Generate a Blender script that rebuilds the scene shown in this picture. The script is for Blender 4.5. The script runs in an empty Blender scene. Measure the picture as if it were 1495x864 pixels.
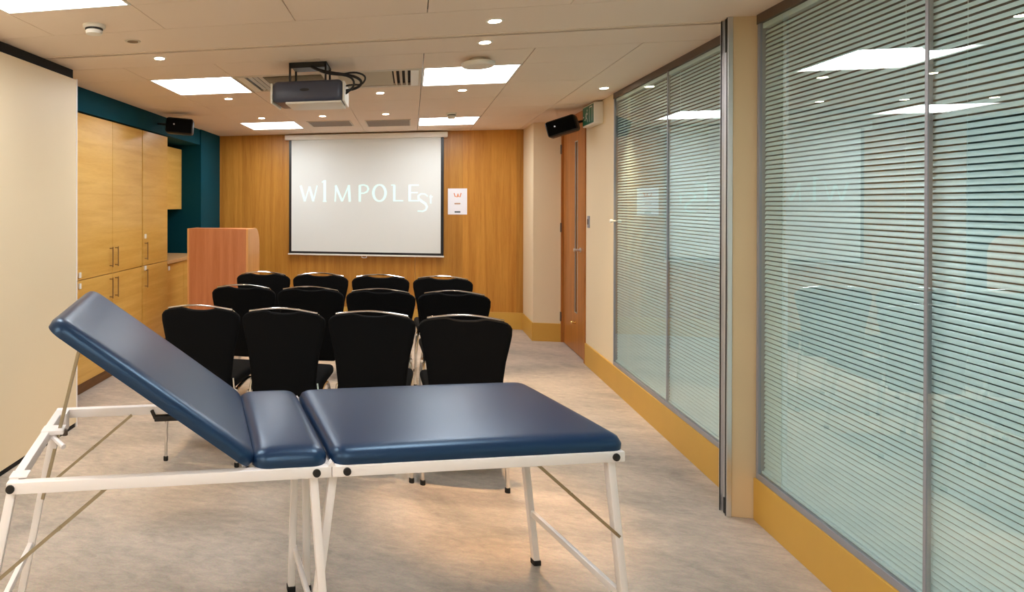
import bpy, bmesh, math, random
from mathutils import Vector, Matrix
random.seed(7)
C = bpy.context.scene.collection
PI = math.pi

# ------------------------------------------------------------------ helpers
def tag(o, label=None, cat=None, group=None, kind=None):
    if label: o['label'] = label
    if cat: o['category'] = cat
    if group: o['group'] = group
    if kind: o['kind'] = kind
    return o

def thing(name, label, cat, loc=(0, 0, 0), rz=0.0, group=None):
    o = bpy.data.objects.new(name, None)
    o.empty_display_size = 0.1
    o.location = loc; o.rotation_euler = (0, 0, rz)
    C.objects.link(o)
    return tag(o, label, cat, group)

class MB:
    """collects shapes of one mesh"""
    def __init__(s): s.bm = bmesh.new()
    def box(s, x0, x1, y0, y1, z0, z1, bev=0.0, seg=2):
        vs = [s.bm.verts.new((x, y, z)) for z in (z0, z1) for (x, y) in ((x0, y0), (x1, y0), (x1, y1), (x0, y1))]
        f = [(0, 3, 2, 1), (4, 5, 6, 7), (0, 1, 5, 4), (1, 2, 6, 5), (2, 3, 7, 6), (3, 0, 4, 7)]
        fs = [s.bm.faces.new([vs[i] for i in q]) for q in f]
        if bev > 0:
            es = list({e for q in fs for e in q.edges})
            bmesh.ops.bevel(s.bm, geom=es, offset=bev, segments=seg, affect='EDGES', profile=0.5)
        return s
    def bar(s, a, b, w, h, up=(0, 0, 1), bev=0.0):
        """rectangular bar from a to b; w across, h along up"""
        a = Vector(a); b = Vector(b); t = (b - a).normalized()
        u = Vector(up); sx = t.cross(u)
        if sx.length < 1e-4: sx = t.cross(Vector((0, 1, 0)))
        sx.normalize(); u2 = sx.cross(t).normalized()
        vs = []
        for p in (a, b):
            for (i, j) in ((-1, -1), (1, -1), (1, 1), (-1, 1)):
                vs.append(s.bm.verts.new(p + sx * (i * w / 2) + u2 * (j * h / 2)))
        f = [(0, 1, 2, 3), (7, 6, 5, 4), (0, 4, 5, 1), (1, 5, 6, 2), (2, 6, 7, 3), (3, 7, 4, 0)]
        fs = [s.bm.faces.new([vs[i] for i in q]) for q in f]
        if bev > 0:
            es = list({e for q in fs for e in q.edges})
            bmesh.ops.bevel(s.bm, geom=es, offset=bev, segments=2, affect='EDGES', profile=0.5)
        return s
    def tube(s, pts, r, seg=10, caps=True, smooth_iter=0):
        pts = [Vector(p) for p in pts]
        for _ in range(smooth_iter):
            q = [pts[0]]
            for i in range(len(pts) - 1):
                q.append(pts[i] * .75 + pts[i + 1] * .25); q.append(pts[i] * .25 + pts[i + 1] * .75)
            q.append(pts[-1]); pts = q
        n = len(pts); rings = []
        t0 = (pts[1] - pts[0]).normalized()
        ref = Vector((0, 0, 1)) if abs(t0.z) < .9 else Vector((1, 0, 0))
        nrm = t0.cross(ref).normalized()
        for i in range(n):
            if i == 0: t = pts[1] - pts[0]
            elif i == n - 1: t = pts[-1] - pts[-2]
            else: t = (pts[i + 1] - pts[i]).normalized() + (pts[i] - pts[i - 1]).normalized()
            t.normalize()
            nrm = (nrm - t * nrm.dot(t)).normalized(); bn = t.cross(nrm)
            rr = r[i] if isinstance(r, (list, tuple)) else r
            rings.append([s.bm.verts.new(pts[i] + (nrm * math.cos(2 * PI * k / seg) + bn * math.sin(2 * PI * k / seg)) * rr) for k in range(seg)])
        for i in range(n - 1):
            for k in range(seg):
                s.bm.faces.new((rings[i][k], rings[i][(k + 1) % seg], rings[i + 1][(k + 1) % seg], rings[i + 1][k]))
        if caps:
            s.bm.faces.new(rings[0][::-1]); s.bm.faces.new(rings[-1])
        return s
    def lathe(s, prof, c=(0, 0, 0), axis='z', seg=24):
        """prof: list of (radius, height)"""
        rings = []
        for (r, h) in prof:
            ring = []
            for k in range(seg):
                a = 2 * PI * k / seg; x, y = r * math.cos(a), r * math.sin(a)
                if axis == 'z': p = (c[0] + x, c[1] + y, c[2] + h)
                elif axis == 'y': p = (c[0] + x, c[1] + h, c[2] + y)
                else: p = (c[0] + h, c[1] + x, c[2] + y)
                ring.append(s.bm.verts.new(p))
            rings.append(ring)
        for i in range(len(rings) - 1):
            for k in range(seg):
                s.bm.faces.new((rings[i][k], rings[i][(k + 1) % seg], rings[i + 1][(k + 1) % seg], rings[i + 1][k]))
        s.bm.faces.new(rings[0][::-1]); s.bm.faces.new(rings[-1])
        return s
    def prism(s, poly, a, b, axis='y'):
        """extrude a polygon (list of 2D points) from a to b along axis"""
        def P(p, t):
            if axis == 'y': return (p[0], t, p[1])
            if axis == 'x': return (t, p[0], p[1])
            return (p[0], p[1], t)
        v0 = [s.bm.verts.new(P(p, a)) for p in poly]; v1 = [s.bm.verts.new(P(p, b)) for p in poly]
        n = len(poly)
        s.bm.faces.new(v0); s.bm.faces.new(v1[::-1])
        for i in range(n): s.bm.faces.new((v0[i], v1[i], v1[(i + 1) % n], v0[(i + 1) % n]))
        return s
    def build(s, name, m, parent=None, smooth=False, angle=35):
        bmesh.ops.recalc_face_normals(s.bm, faces=s.bm.faces)
        me = bpy.data.meshes.new(name); s.bm.to_mesh(me); s.bm.free()
        if m: me.materials.append(m)
        if smooth:
            for p in me.polygons: p.use_smooth = True
            me.set_sharp_from_angle(angle=math.radians(angle))
        o = bpy.data.objects.new(name, me); C.objects.link(o)
        if parent: o.parent = parent
        return o

def struct(name, mb, m, parent=None, smooth=False):
    o = mb.build(name, m, parent, smooth)
    if parent is None: o['kind'] = 'structure'
    return o

def dup(root):
    r = root.copy(); C.objects.link(r)
    for ch in list(root.children):
        c = ch.copy(); C.objects.link(c); c.parent = r
        for g in list(ch.children):
            d = g.copy(); C.objects.link(d); d.parent = c
    return r

# ------------------------------------------------------------------ materials
def srgb(r, g, b):
    f = lambda c: (c / 12.92) if c <= .04045 else ((c + .055) / 1.055) ** 2.4
    return (f(r / 255), f(g / 255), f(b / 255), 1)

def newmat(name):
    m = bpy.data.materials.new(name); m.use_nodes = True
    nt = m.node_tree; b = nt.nodes['Principled BSDF']
    return m, nt, b

def mat(name, col, rough=.5, metal=0, spec=.5, var=.06, scale=6, bump=0, bscale=200, stretch=(1, 1, 1), coat=0):
    m, nt, b = newmat(name)
    N, L = nt.nodes, nt.links
    b.inputs['Roughness'].default_value = rough; b.inputs['Metallic'].default_value = metal
    b.inputs['Specular IOR Level'].default_value = spec
    b.inputs['Coat Weight'].default_value = coat
    tc = N.new('ShaderNodeTexCoord'); mp = N.new('ShaderNodeMapping'); mp.inputs['Scale'].default_value = stretch
    L.new(tc.outputs['Object'], mp.inputs['Vector'])
    nz = N.new('ShaderNodeTexNoise'); nz.inputs['Scale'].default_value = scale; nz.inputs['Detail'].default_value = 4
    L.new(mp.outputs['Vector'], nz.inputs['Vector'])
    mx = N.new('ShaderNodeMix'); mx.data_type = 'RGBA'
    c = col
    mx.inputs['A'].default_value = (c[0] * (1 - var), c[1] * (1 - var), c[2] * (1 - var), 1)
    mx.inputs['B'].default_value = (min(1, c[0] * (1 + var)), min(1, c[1] * (1 + var)), min(1, c[2] * (1 + var)), 1)
    L.new(nz.outputs['Fac'], mx.inputs['Factor']); L.new(mx.outputs['Result'], b.inputs['Base Color'])
    if bump:
        n2 = N.new('ShaderNodeTexNoise'); n2.inputs['Scale'].default_value = bscale; n2.inputs['Detail'].default_value = 2
        L.new(mp.outputs['Vector'], n2.inputs['Vector'])
        bp = N.new('ShaderNodeBump'); bp.inputs['Strength'].default_value = bump; bp.inputs['Distance'].default_value = .002
        L.new(n2.outputs['Fac'], bp.inputs['Height']); L.new(bp.outputs['Normal'], b.inputs['Normal'])
    return m

def wood(name, c1, c2, stretch=(8, 8, .6), rough=.4, scale=3.0, fine=30, spec=.4, boards=None):
    m, nt, b = newmat(name)
    N, L = nt.nodes, nt.links
    b.inputs['Roughness'].default_value = rough; b.inputs['Specular IOR Level'].default_value = spec
    tc = N.new('ShaderNodeTexCoord'); mp = N.new('ShaderNodeMapping'); mp.inputs['Scale'].default_value = stretch
    L.new(tc.outputs['Object'], mp.inputs['Vector'])
    n1 = N.new('ShaderNodeTexNoise'); n1.inputs['Scale'].default_value = scale; n1.inputs['Detail'].default_value = 6; n1.inputs['Distortion'].default_value = .6
    n2 = N.new('ShaderNodeTexNoise'); n2.inputs['Scale'].default_value = fine; n2.inputs['Detail'].default_value = 3
    L.new(mp.outputs['Vector'], n1.inputs['Vector']); L.new(mp.outputs['Vector'], n2.inputs['Vector'])
    ad = N.new('ShaderNodeMath'); ad.operation = 'MULTIPLY_ADD'; ad.inputs[1].default_value = .35
    L.new(n2.outputs['Fac'], ad.inputs[0]); L.new(n1.outputs['Fac'], ad.inputs[2])
    rp = N.new('ShaderNodeValToRGB'); rp.color_ramp.elements[0].position = .45; rp.color_ramp.elements[1].position = .9
    rp.color_ramp.elements[0].color = c1; rp.color_ramp.elements[1].color = c2
    L.new(ad.outputs[0], rp.inputs['Fac'])
    out = rp.outputs['Color']
    if boards:   # slight tone steps between veneer leaves: (axis index, width)
        sp = N.new('ShaderNodeSeparateXYZ'); L.new(tc.outputs['Object'], sp.inputs[0])
        dv = N.new('ShaderNodeMath'); dv.operation = 'DIVIDE'; dv.inputs[1].default_value = boards[1]
        L.new(sp.outputs[boards[0]], dv.inputs[0])
        fl = N.new('ShaderNodeMath'); fl.operation = 'FLOOR'; L.new(dv.outputs[0], fl.inputs[0])
        wn = N.new('ShaderNodeTexWhiteNoise'); wn.noise_dimensions = '1D'; L.new(fl.outputs[0], wn.inputs['W'])
        mr = N.new('ShaderNodeMapRange'); mr.inputs['To Min'].default_value = .84; mr.inputs['To Max'].default_value = 1.12
        L.new(wn.outputs['Value'], mr.inputs['Value'])
        ml = N.new('ShaderNodeVectorMath'); ml.operation = 'SCALE'
        L.new(out, ml.inputs[0]); L.new(mr.outputs[0], ml.inputs['Scale']); out = ml.outputs[0]
    L.new(out, b.inputs['Base Color'])
    return m

def emis(name, col, strength):
    m = bpy.data.materials.new(name); m.use_nodes = True; nt = m.node_tree
    nt.nodes.remove(nt.nodes['Principled BSDF'])
    e = nt.nodes.new('ShaderNodeEmission'); e.inputs['Color'].default_value = (*col, 1); e.inputs['Strength'].default_value = strength
    nt.links.new(e.outputs[0], nt.nodes['Material Output'].inputs['Surface'])
    return m

M = {}
M['cream'] = mat('cream_wall', srgb(232, 216, 184), .6, var=.02, scale=3, bump=.08, bscale=300)
M['corridor_paint'] = mat('corridor_paint', srgb(150, 162, 162), .6, var=.03, scale=2)
M['column'] = mat('beige_jamb_paint', srgb(216, 192, 152), .6, var=.03, scale=4)
M['cream_partition'] = mat('cream_partition', srgb(236, 217, 184), .5, var=.02, scale=2, bump=.06, bscale=250)
M['ceiling'] = mat('ceiling_tile', srgb(240, 222, 204), .7, var=.015, scale=2)
M['dark_gap'] = mat('dark_gap', srgb(60, 50, 42), .8)
M['gold_skirting'] = mat('gold_skirting', srgb(205, 160, 70), .5, var=.06, scale=5)
M['teal'] = mat('teal_paint', srgb(0, 64, 78), .7, spec=.12, var=.04, scale=3)
M['wall_wood'] = wood('wall_veneer', srgb(170, 110, 36), srgb(202, 144, 60), (7, 7, .35), .38, 2.2, 26, boards=(0, .31))
M['cab_wood'] = wood('cabinet_veneer', srgb(206, 154, 66), srgb(226, 182, 98), (.5, .5, 7), .3, 2.2, 24, spec=.5)
M['cab_dark'] = wood('plinth_wood', srgb(110, 74, 40), srgb(136, 96, 56), (.5, .5, 6), .5)
M['lectern_wood'] = wood('lectern_veneer', srgb(188, 112, 66), srgb(208, 134, 88), (9, 9, .5), .4, 2.2, 24)
M['lectern_edge'] = wood('lectern_side_veneer', srgb(214, 150, 84), srgb(232, 174, 108), (9, 9, .5), .4)
M['door_wood'] = wood('door_veneer', srgb(146, 86, 34), srgb(184, 118, 54), (8, 8, .4), .35)
M['worktop'] = mat('worktop_laminate', srgb(206, 164, 112), .35, var=.1, scale=20)
M['white_metal'] = mat('white_powder_coat', srgb(244, 240, 240), .35, var=.01)
M['chrome'] = mat('chrome', (.8, .8, .8, 1), .12, 1, var=.01)
M['alu'] = mat('brushed_aluminium', (.74, .75, .77, 1), .32, .9, var=.04, scale=40, stretch=(1, 1, .05))
M['frame_grey'] = mat('grey_window_frame', srgb(150, 152, 160), .4, .2, var=.04)
M['frame_dark'] = mat('dark_head_frame', srgb(92, 78, 68), .5, .2, var=.05)
M['steel'] = mat('zinc_steel', (.42, .36, .25, 1), .35, .8, var=.08, scale=20)
M['black'] = mat('black_plastic', srgb(14, 14, 16), .4, var=.05)
M['rubber'] = mat('black_rubber', srgb(20, 20, 20), .8, var=.05)
M['fabric'] = mat('black_fabric', srgb(6, 6, 7), .9, spec=.15, var=.2, scale=60, bump=.3, bscale=500)
M['vinyl'] = mat('navy_vinyl', (.006, .022, .066, 1), .33, spec=.7, var=.06, scale=5, bump=.12, bscale=260)
M['vinyl'].node_tree.nodes['Principled BSDF'].inputs['Specular Tint'].default_value = (.5, .76, 1, 1)
M['screen_white'] = mat('projection_fabric', srgb(226, 230, 228), .8, var=.01)
M['white'] = mat('white_plastic', srgb(236, 232, 224), .4, var=.01)
M['vent'] = mat('vent_paint', srgb(214, 202, 184), .5, var=.02)
M['vent_dark'] = mat('perforated_grille', srgb(132, 108, 82), .6, var=.1, scale=200)
M['projector_grey'] = mat('slate_projector_plastic', srgb(62, 67, 86), .35, var=.04)
M['brass'] = mat('brass', (.8, .5, .16, 1), .25, 1, var=.03)
M['handle'] = mat('bronze_steel_handle', srgb(150, 118, 84), .35, .7, var=.04)
M['panel_light'] = emis('light_diffuser', (.95, .98, 1), 9.4)
M['corridor_glow'] = emis('corridor_diffuser', (.9, 1, 1), 1.2)
M['down_glow'] = emis('downlight_lamp', (1, .86, .62), 22)
M['paper'] = mat('paper', srgb(240, 240, 246), .7, var=.01)
M['orange_ink'] = mat('orange_ink', srgb(226, 140, 90), .7)
M['brown_ink'] = mat('brown_ink', srgb(190, 150, 120), .7)
M['dark_ink'] = mat('dark_ink', srgb(60, 74, 84), .7)
M['green_sign'] = mat('green_sign', srgb(0, 100, 72), .4, var=.03)
M['sign_white'] = mat('sign_white', srgb(228, 226, 220), .4, var=.02)
M['slat'] = mat('pale_aqua_slat', srgb(216, 234, 239), .27, spec=.9, var=.03, scale=4)
M['cord'] = mat('blind_cord', srgb(214, 220, 220), .6)

# projected lettering: light thrown on the screen
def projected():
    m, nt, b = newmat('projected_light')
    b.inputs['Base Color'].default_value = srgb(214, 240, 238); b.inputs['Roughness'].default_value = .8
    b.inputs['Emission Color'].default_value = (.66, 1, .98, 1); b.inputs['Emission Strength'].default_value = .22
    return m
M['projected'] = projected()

def floor_mat():
    m, nt, b = newmat('mottled_floor'); N, L = nt.nodes, nt.links
    b.inputs['Roughness'].default_value = .5; b.inputs['Specular IOR Level'].default_value = .35
    tc = N.new('ShaderNodeTexCoord'); mp = N.new('ShaderNodeMapping'); mp.inputs['Rotation'].default_value = (0, 0, .25); mp.inputs['Scale'].default_value = (1, 2.0, 1)
    L.new(tc.outputs['Object'], mp.inputs['Vector'])
    n1 = N.new('ShaderNodeTexNoise'); n1.inputs['Scale'].default_value = 1.1; n1.inputs['Detail'].default_value = 8; n1.inputs['Roughness'].default_value = .6; n1.inputs['Distortion'].default_value = 1.0
    n2 = N.new('ShaderNodeTexNoise'); n2.inputs['Scale'].default_value = 14; n2.inputs['Detail'].default_value = 8; n2.inputs['Roughness'].default_value = .75; n2.inputs['Distortion'].default_value = .5
    n3 = N.new('ShaderNodeTexNoise'); n3.inputs['Scale'].default_value = 120; n3.inputs['Detail'].default_value = 2
    for n in (n1, n2, n3): L.new(mp.outputs['Vector'], n.inputs['Vector'])
    r1 = N.new('ShaderNodeValToRGB'); e = r1.color_ramp.elements
    e[0].position = .3; e[0].color = srgb(158, 151, 142); e[1].position = .7; e[1].color = srgb(206, 192, 178)
    x = e.new(.5); x.color = srgb(187, 175, 162)
    r2 = N.new('ShaderNodeValToRGB'); e = r2.color_ramp.elements
    e[0].position = .3; e[0].color = (.72, .72, .73, 1); e[1].position = .7; e[1].color = (1.16, 1.15, 1.14, 1)
    L.new(n1.outputs['Fac'], r1.inputs['Fac']); L.new(n2.outputs['Fac'], r2.inputs['Fac'])
    mx = N.new('ShaderNodeMix'); mx.data_type = 'RGBA'; mx.blend_type = 'MULTIPLY'; mx.inputs['Factor'].default_value = .9
    L.new(r1.outputs['Color'], mx.inputs['A']); L.new(r2.outputs['Color'], mx.inputs['B'])
    m2 = N.new('ShaderNodeMix'); m2.data_type = 'RGBA'; m2.blend_type = 'OVERLAY'; m2.inputs['Factor'].default_value = .22
    L.new(mx.outputs['Result'], m2.inputs['A']); L.new(n3.outputs['Color'], m2.inputs['B'])
    L.new(m2.outputs['Result'], b.inputs['Base Color'])
    return m
M['floor'] = floor_mat()

def glass_mat():
    m = bpy.data.materials.new('tinted_double_glazing'); m.use_nodes = True; nt = m.node_tree; N, L = nt.nodes, nt.links
    N.remove(N['Principled BSDF'])
    tr = N.new('ShaderNodeBsdfTransparent'); tr.inputs['Color'].default_value = (.93, .985, .98, 1)
    gl = N.new('ShaderNodeBsdfGlossy'); gl.inputs['Roughness'].default_value = 0.0; gl.inputs['Color'].default_value = (.93, 1, .98, 1)
    fr = N.new('ShaderNodeFresnel'); fr.inputs['IOR'].default_value = 2.35
    ge = N.new('ShaderNodeNewGeometry')
    inv = N.new('ShaderNodeMath'); inv.operation = 'SUBTRACT'; inv.inputs[0].default_value = 1; L.new(ge.outputs['Backfacing'], inv.inputs[1])
    mu = N.new('ShaderNodeMath'); mu.operation = 'MULTIPLY'; L.new(fr.outputs[0], mu.inputs[0]); L.new(inv.outputs[0], mu.inputs[1])
    mx = N.new('ShaderNodeMixShader'); L.new(mu.outputs[0], mx.inputs[0]); L.new(tr.outputs[0], mx.inputs[1]); L.new(gl.outputs[0], mx.inputs[2])
    L.new(mx.outputs[0], N['Material Output'].inputs['Surface'])
    return m
M['glass'] = glass_mat()

# ------------------------------------------------------------------ dimensions of the room (metres)
H = 2.40          # ceiling
YB = 7.98         # back wall
XR = 1.613        # right wall plane
XL = -3.12        # left wall plane behind the cabinets
Y0 = -2.6         # wall behind the camera
XO = 3.3          # far side of the corridor behind the blinds

# floor
struct('floor', MB().box(XL - .1, XO + .1, Y0 - .1, YB + .1, -.1, 0), M['floor'])

# ceiling: tiles with open joints below a dark soffit
CX = [-1.865, -1.235, -.557, .075, .70, 1.262]
NEAR = [Y0, -1.65, -1.03, -.4, .225, .84, 1.43, 2.02, 2.645, 3.04]
FAR = [3.85, 4.265, 4.91, 5.53, 6.10, 6.73, 7.37, YB]
LIGHTS = [(-1.865, -1.235, 2.02, 2.645), (.075, .70, 2.02, 2.645), (-1.865, -1.235, -.4, .225), (.075, .70, -.4, .225),
          (-1.865, -1.235, -1.65, -1.03), (.075, .70, -1.65, -1.03),
          (-1.865, -1.235, 4.265, 4.91), (.075, .70, 4.265, 4.91), (-1.865, -1.235, 6.73, 7.37), (.075, .70, 6.73, 7.37)]
VENTS = [(-1.235, -.557, 4.265, 4.91), (-.557, .075, 4.265, 4.91)]
holes = LIGHTS + VENTS
cm = MB(); g = .0018
def plate(x0, x1, y0, y1, gg=g): cm.box(x0 + gg, x1 - gg, y0 + gg, y1 - gg, H, H + .018)
def is_hole(x0, x1, y0, y1):
    return any(abs(x0 - a) < .01 and abs(x1 - b) < .01 and abs(y0 - c) < .01 and abs(y1 - d) < .01 for a, b, c, d in holes)
for ys in (NEAR, FAR):
    for j in range(len(ys) - 1):
        xs = [XL] + CX
        for i in range(len(xs) - 1):
            if not is_hole(xs[i], xs[i + 1], ys[j], ys[j + 1]):
                gg = .0032 if (i in (3, 4) and ys is FAR and abs(xs[i] - .075) < .01) or abs(xs[i] + .557) < .01 and ys is NEAR else g
                plate(xs[i], xs[i + 1], ys[j], ys[j + 1], gg)
plate(XL, XR, 3.04, 3.485, .003); plate(XL, XR, 3.515, 3.85, .003)
plate(1.262, XR, 3.85, 6.05, .003); plate(1.262, XR, 6.05, YB, .002); plate(1.262, XR, Y0, 3.04, .002)
ceil = struct('ceiling', cm, M['ceiling'])
struct('ceiling_soffit', MB().box(XL - .1, XO + .1, Y0 - .1, YB + .1, H + .05, H + .12), M['dark_gap'], ceil)
# operable-wall track set in the ceiling
tr = MB()
tr.box(-2.2, XR - .1, 3.488, 3.512, H + .006, H + .03)
struct('trim_1', tr, M['dark_gap'])
tr = MB(); tr.box(-2.2, XR - .1, 3.472, 3.484, H - .004, H + .002); tr.box(-2.2, XR - .1, 3.516, 3.524, H - .003, H + .002)
struct('trim_2', tr, M['ceiling'])

# back wall: timber veneer panels
wb = MB()
wb.box(-2.475, .051, YB, YB + .03, .2, H); wb.box(.055, 1.318, YB, YB + .03, .2, H)
wall_back = struct('wall_back', wb, M['wall_wood'])
struct('wall_lining', MB().box(XL - .1, XO + .1, YB + .03, YB + .1, 0, H + .05), M['cream'], wall_back)
struct('baseboard_back', MB().box(-2.475, 1.318, YB - .012, YB + .03, 0, .2, .002), M['gold_skirting'])

# right nib beside the back wall, up to the door
struct('wall_nib', MB().box(1.318, XR + .12, 7.36, YB + .03, 0, H + .03), M['cream'])
nb = MB(); nb.box(1.306, 1.318, 7.348, YB - .012, 0, .2, .002); nb.box(1.318, XR - .012, 7.348, 7.36, 0, .2, .002)
struct('baseboard_nib', nb, M['gold_skirting'])

# right wall: solid part, kicks under the windows, part behind the camera
wr = MB()
wr.box(XR, XR + .12, 5.565, 6.40, 0, H + .03)
wr.box(XR, XR + .12, 3.47, 5.565, 0, .2); wr.box(XR, XR + .12, -.6, 3.41, 0, .2)
wr.box(XR, XR + .12, Y0, -.6, 0, H + .03)
struct('wall_right', wr, M['cream'])
br = MB(); br.box(XR - .014, XR, 3.48, 6.38, 0, .2, .002); br.box(XR - .014, XR, Y0, 3.405, 0, .2, .002)
struct('baseboard_right', br, M['gold_skirting'])
# jamb column with aluminium channel
struct('wall_column', MB().box(1.507, XR + .12, 3.41, 3.48, 0, H + .03, .003), M['column'])
ch = MB()
ch.box(1.487, 1.507, 3.405, 3.418, 0, H); ch.box(1.487, 1.507, 3.472, 3.485, 0, H); ch.box(1.5, 1.507, 3.418, 3.472, 0, H)
chn = struct('trim_3', ch, M['alu'])
struct('channel_gasket', MB().box(1.4855, 1.4875, 3.414, 3.420, 0, H).box(1.4855, 1.4875, 3.470, 3.478, 0, H).box(1.498, 1.5005, 3.419, 3.436, .0, H), M['rubber'], chn)
struct('bolt_slot', MB().box(1.492, 1.501, 3.438, 3.452, 0, .075).box(1.492, 1.501, 3.438, 3.452, H - .16, H), M['black'], chn)

# wall behind the camera, left wall, corridor walls
struct('wall_front', MB().box(XL - .1, XO + .1, Y0 - .1, Y0, 0, H + .05), M['cream'])
struct('wall_left', MB().box(XL - .1, XL, Y0, YB + .03, 0, H + .05), M['teal'])
struct('wall_outer', MB().box(XO, XO + .1, Y0, YB + .03, 0, H + .05), M['corridor_paint'])
# teal bulkhead above the cupboards and nib in the far left corner
struct('wall_bulkhead', MB().box(XL, -2.49, 2.4, 7.22, 2.215, H + .03), M['teal'])
struct('wall_corner_nib', MB().box(XL, -2.475, 7.22, YB + .03, 0, H + .03), M['teal'])

# ------------------------------------------------------------------ door
d1 = thing('door_1', None, None, (XR, 6.90, 0)); d1['kind'] = 'structure'
fr = MB()
fr.box(-.012, .10, -.505, -.475, 0, H); fr.box(-.012, .10, .445, .46, 0, H); fr.box(-.012, .10, -.475, .445, 2.30, H)
fr.build('door_frame', M['door_wood'], d1)
lf = MB()   # leaf with a slit opening
lf.box(.012, .055, -.472, -.145, .008, 2.296); lf.box(.012, .055, -.055, .443, .008, 2.296)
lf.box(.012, .055, -.145, -.055, .008, .42); lf.box(.012, .055, -.145, -.055, 2.13, 2.296)
leaf = lf.build('door_leaf', M['door_wood'], d1)
MB().box(.028, .034, -.145, -.055, .42, 2.13).build('vision_panel', M['glass'], d1)
vb = MB(); vb.box(.008, .018, -.15, -.142, .415, 2.135); vb.box(.008, .018, -.058, -.05, .415, 2.135)
vb.box(.008, .018, -.15, -.05, .41, .42); vb.box(.008, .018, -.15, -.05, 2.13, 2.14)
vb.build('glazing_bead', M['alu'], d1)
hd = MB(); hd.lathe([(.024, 0), (.024, .008), (.012, .012), (.012, .04), (.02, .046), (.021, .06), (.012, .066)], (0, 0, 0), 'x', 16)
k = hd.build('door_knob', M['alu'], d1, True); k.location = (.012, -.27, 1.055); k.rotation_euler = (0, 0, PI)
hg = MB()
for z in (.28, 1.25, 2.1): hg.tube([(-.012, .45, z - .05), (-.012, .45, z + .05)], .009, 8)
hg.build('hinge', M['frame_dark'], d1, True)
st = MB(); st.lathe([(.018, 0), (.018, .006), (.01, .01), (.01, .03), (.016, .034), (.012, .042)], (0, 0, 0), 'x', 14)
k = st.build('door_catch', M['brass'], d1, True); k.location = (.012, -.07, .31); k.rotation_euler = (0, 0, PI)
struct('wall_door_backing', MB().box(XR + .10, XR + .12, 6.40, 7.36, 0, H + .03), M['cream'])

# switch plate by the door
sw = thing('wall_switch', 'small grey switch plate on the cream wall between the wooden door and the glazing', 'switch', (XR, 6.30, 1.34))
MB().box(-.008, 0, -.035, .035, -.055, .055, .003).build('plate', M['frame_grey'], sw, True)
MB().box(-.013, -.008, -.012, .012, -.025, .025, .002).build('rocker', M['frame_dark'], sw)

# ------------------------------------------------------------------ windows with integral blinds
def window(name, y0, y1, ym, knob=False):
    w = thing(name, None, None, (XR, y0, .2)); w['kind'] = 'structure'
    L = y1 - y0; T = H - .2; m0 = ym - y0
    f = MB()
    f.box(-.006, .09, 0, L, 0, .03, .002); f.box(-.006, .09, 0, .018, .03, T - .045); f.box(-.006, .09, L - .018, L, .03, T - .045)
    f.build('window_frame', M['frame_grey'], w)
    MB().box(-.010, .09, 0, L, T - .045, T + .02).build('head_frame', M['frame_dark'], w)
    MB().box(-.002, .012, m0 - .006, m0 + .006, .03, T - .045).build('mullion', M['frame_grey'], w)
    for (a, b, i) in ((.018, m0 - .004, 0), (m0 + .004, L - .018, 1)):
        MB().box(0, .006, a, b, .03, T - .045).build('glass_pane', M['glass'], w)
    if knob:
        kb = MB(); kb.lathe([(.006, 0), (.006, .02), (.014, .024), (.014, .04), (.006, .044)], (0, 0, 0), 'x', 12)
        o = kb.build('blind_knob', M['white'], w, True); o.location = (0, L - .03, 1.167); o.rotation_euler = (0, 0, PI)
    return w

def blind(y0, y1, label):
    b = thing('venetian_blind', label, 'blind', (XR + .0208, y0, .232), 0, 'venetian blinds behind the glass')
    L = y1 - y0; T = H - .045 - .232
    s = MB(); pitch = .0212; n = int((T - .04) / pitch); hw = .0086; a = math.radians(68)
    for i in range(n):
        z = .022 + i * pitch
        # slightly curved slat, room edge low
        pts = [(-hw, 0), (0, .0016), (hw, 0)]
        vv = []
        for (u, c) in pts:
            x = u * math.cos(a) - c * math.sin(a); zz = u * math.sin(a) + c * math.cos(a)
            vv.append((x, z + zz))
        P = [[s.bm.verts.new((x, yy, zz)) for (x, zz) in vv] for yy in (.004, L - .004)]
        for k in range(2): s.bm.faces.new((P[0][k], P[0][k + 1], P[1][k + 1], P[1][k]))
    s.build('slats', M['slat'], b, True, 80)
    MB().box(-.012, .012, .003, L - .003, 0, .012, .002).build('bottom_rail', M['slat'], b)
    MB().box(-.014, .014, .003, L - .003, T - .025, T, .002).build('head_rail', M['slat'], b)
    for q in (.12, L - .12):
        MB().box(.0139, .0151, q - .0012, q + .0012, .01, T - .02).build('ladder_cord', M['cord'], b)
    return b

window('window_1', 3.485, 5.56, 4.482, True)
window('window_2', -.6, 3.40, 2.405)
blind(3.505, 4.499, 'venetian blind in the far glazing, in the bay touching the aluminium channel')
blind(4.503, 5.545, 'venetian blind in the farthest glazing bay, next to the cream wall by the door')
blind(2.428, 3.384, 'venetian blind in the near glazing bay right beside the cream jamb column')
blind(-.58, 2.424, 'widest venetian blind, at the edge nearest the viewer past the near mullion')

# ------------------------------------------------------------------ folding partition at the left
fp = thing('folding_partition', 'cream folding partition leaf with a black top gap left of the wooden cupboards', 'partition', (-2.2, 3.86, 0))
MB().box(-.09, 0, -6.4, -.012, .03, 2.335, .002).build('panel', M['cream_partition'], fp)
MB().box(-.092, .002, -.012, 0, .0, 2.34, .001).build('edge_profile', M['white_metal'], fp)
MB().box(-.075, -.006, -6.4, -.02, 0, .03).build('floor_seal', M['rubber'], fp)
MB().box(-.07, -.02, -6.4, -.02, 2.335, H).build('top_seal', M['rubber'], fp)

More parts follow.
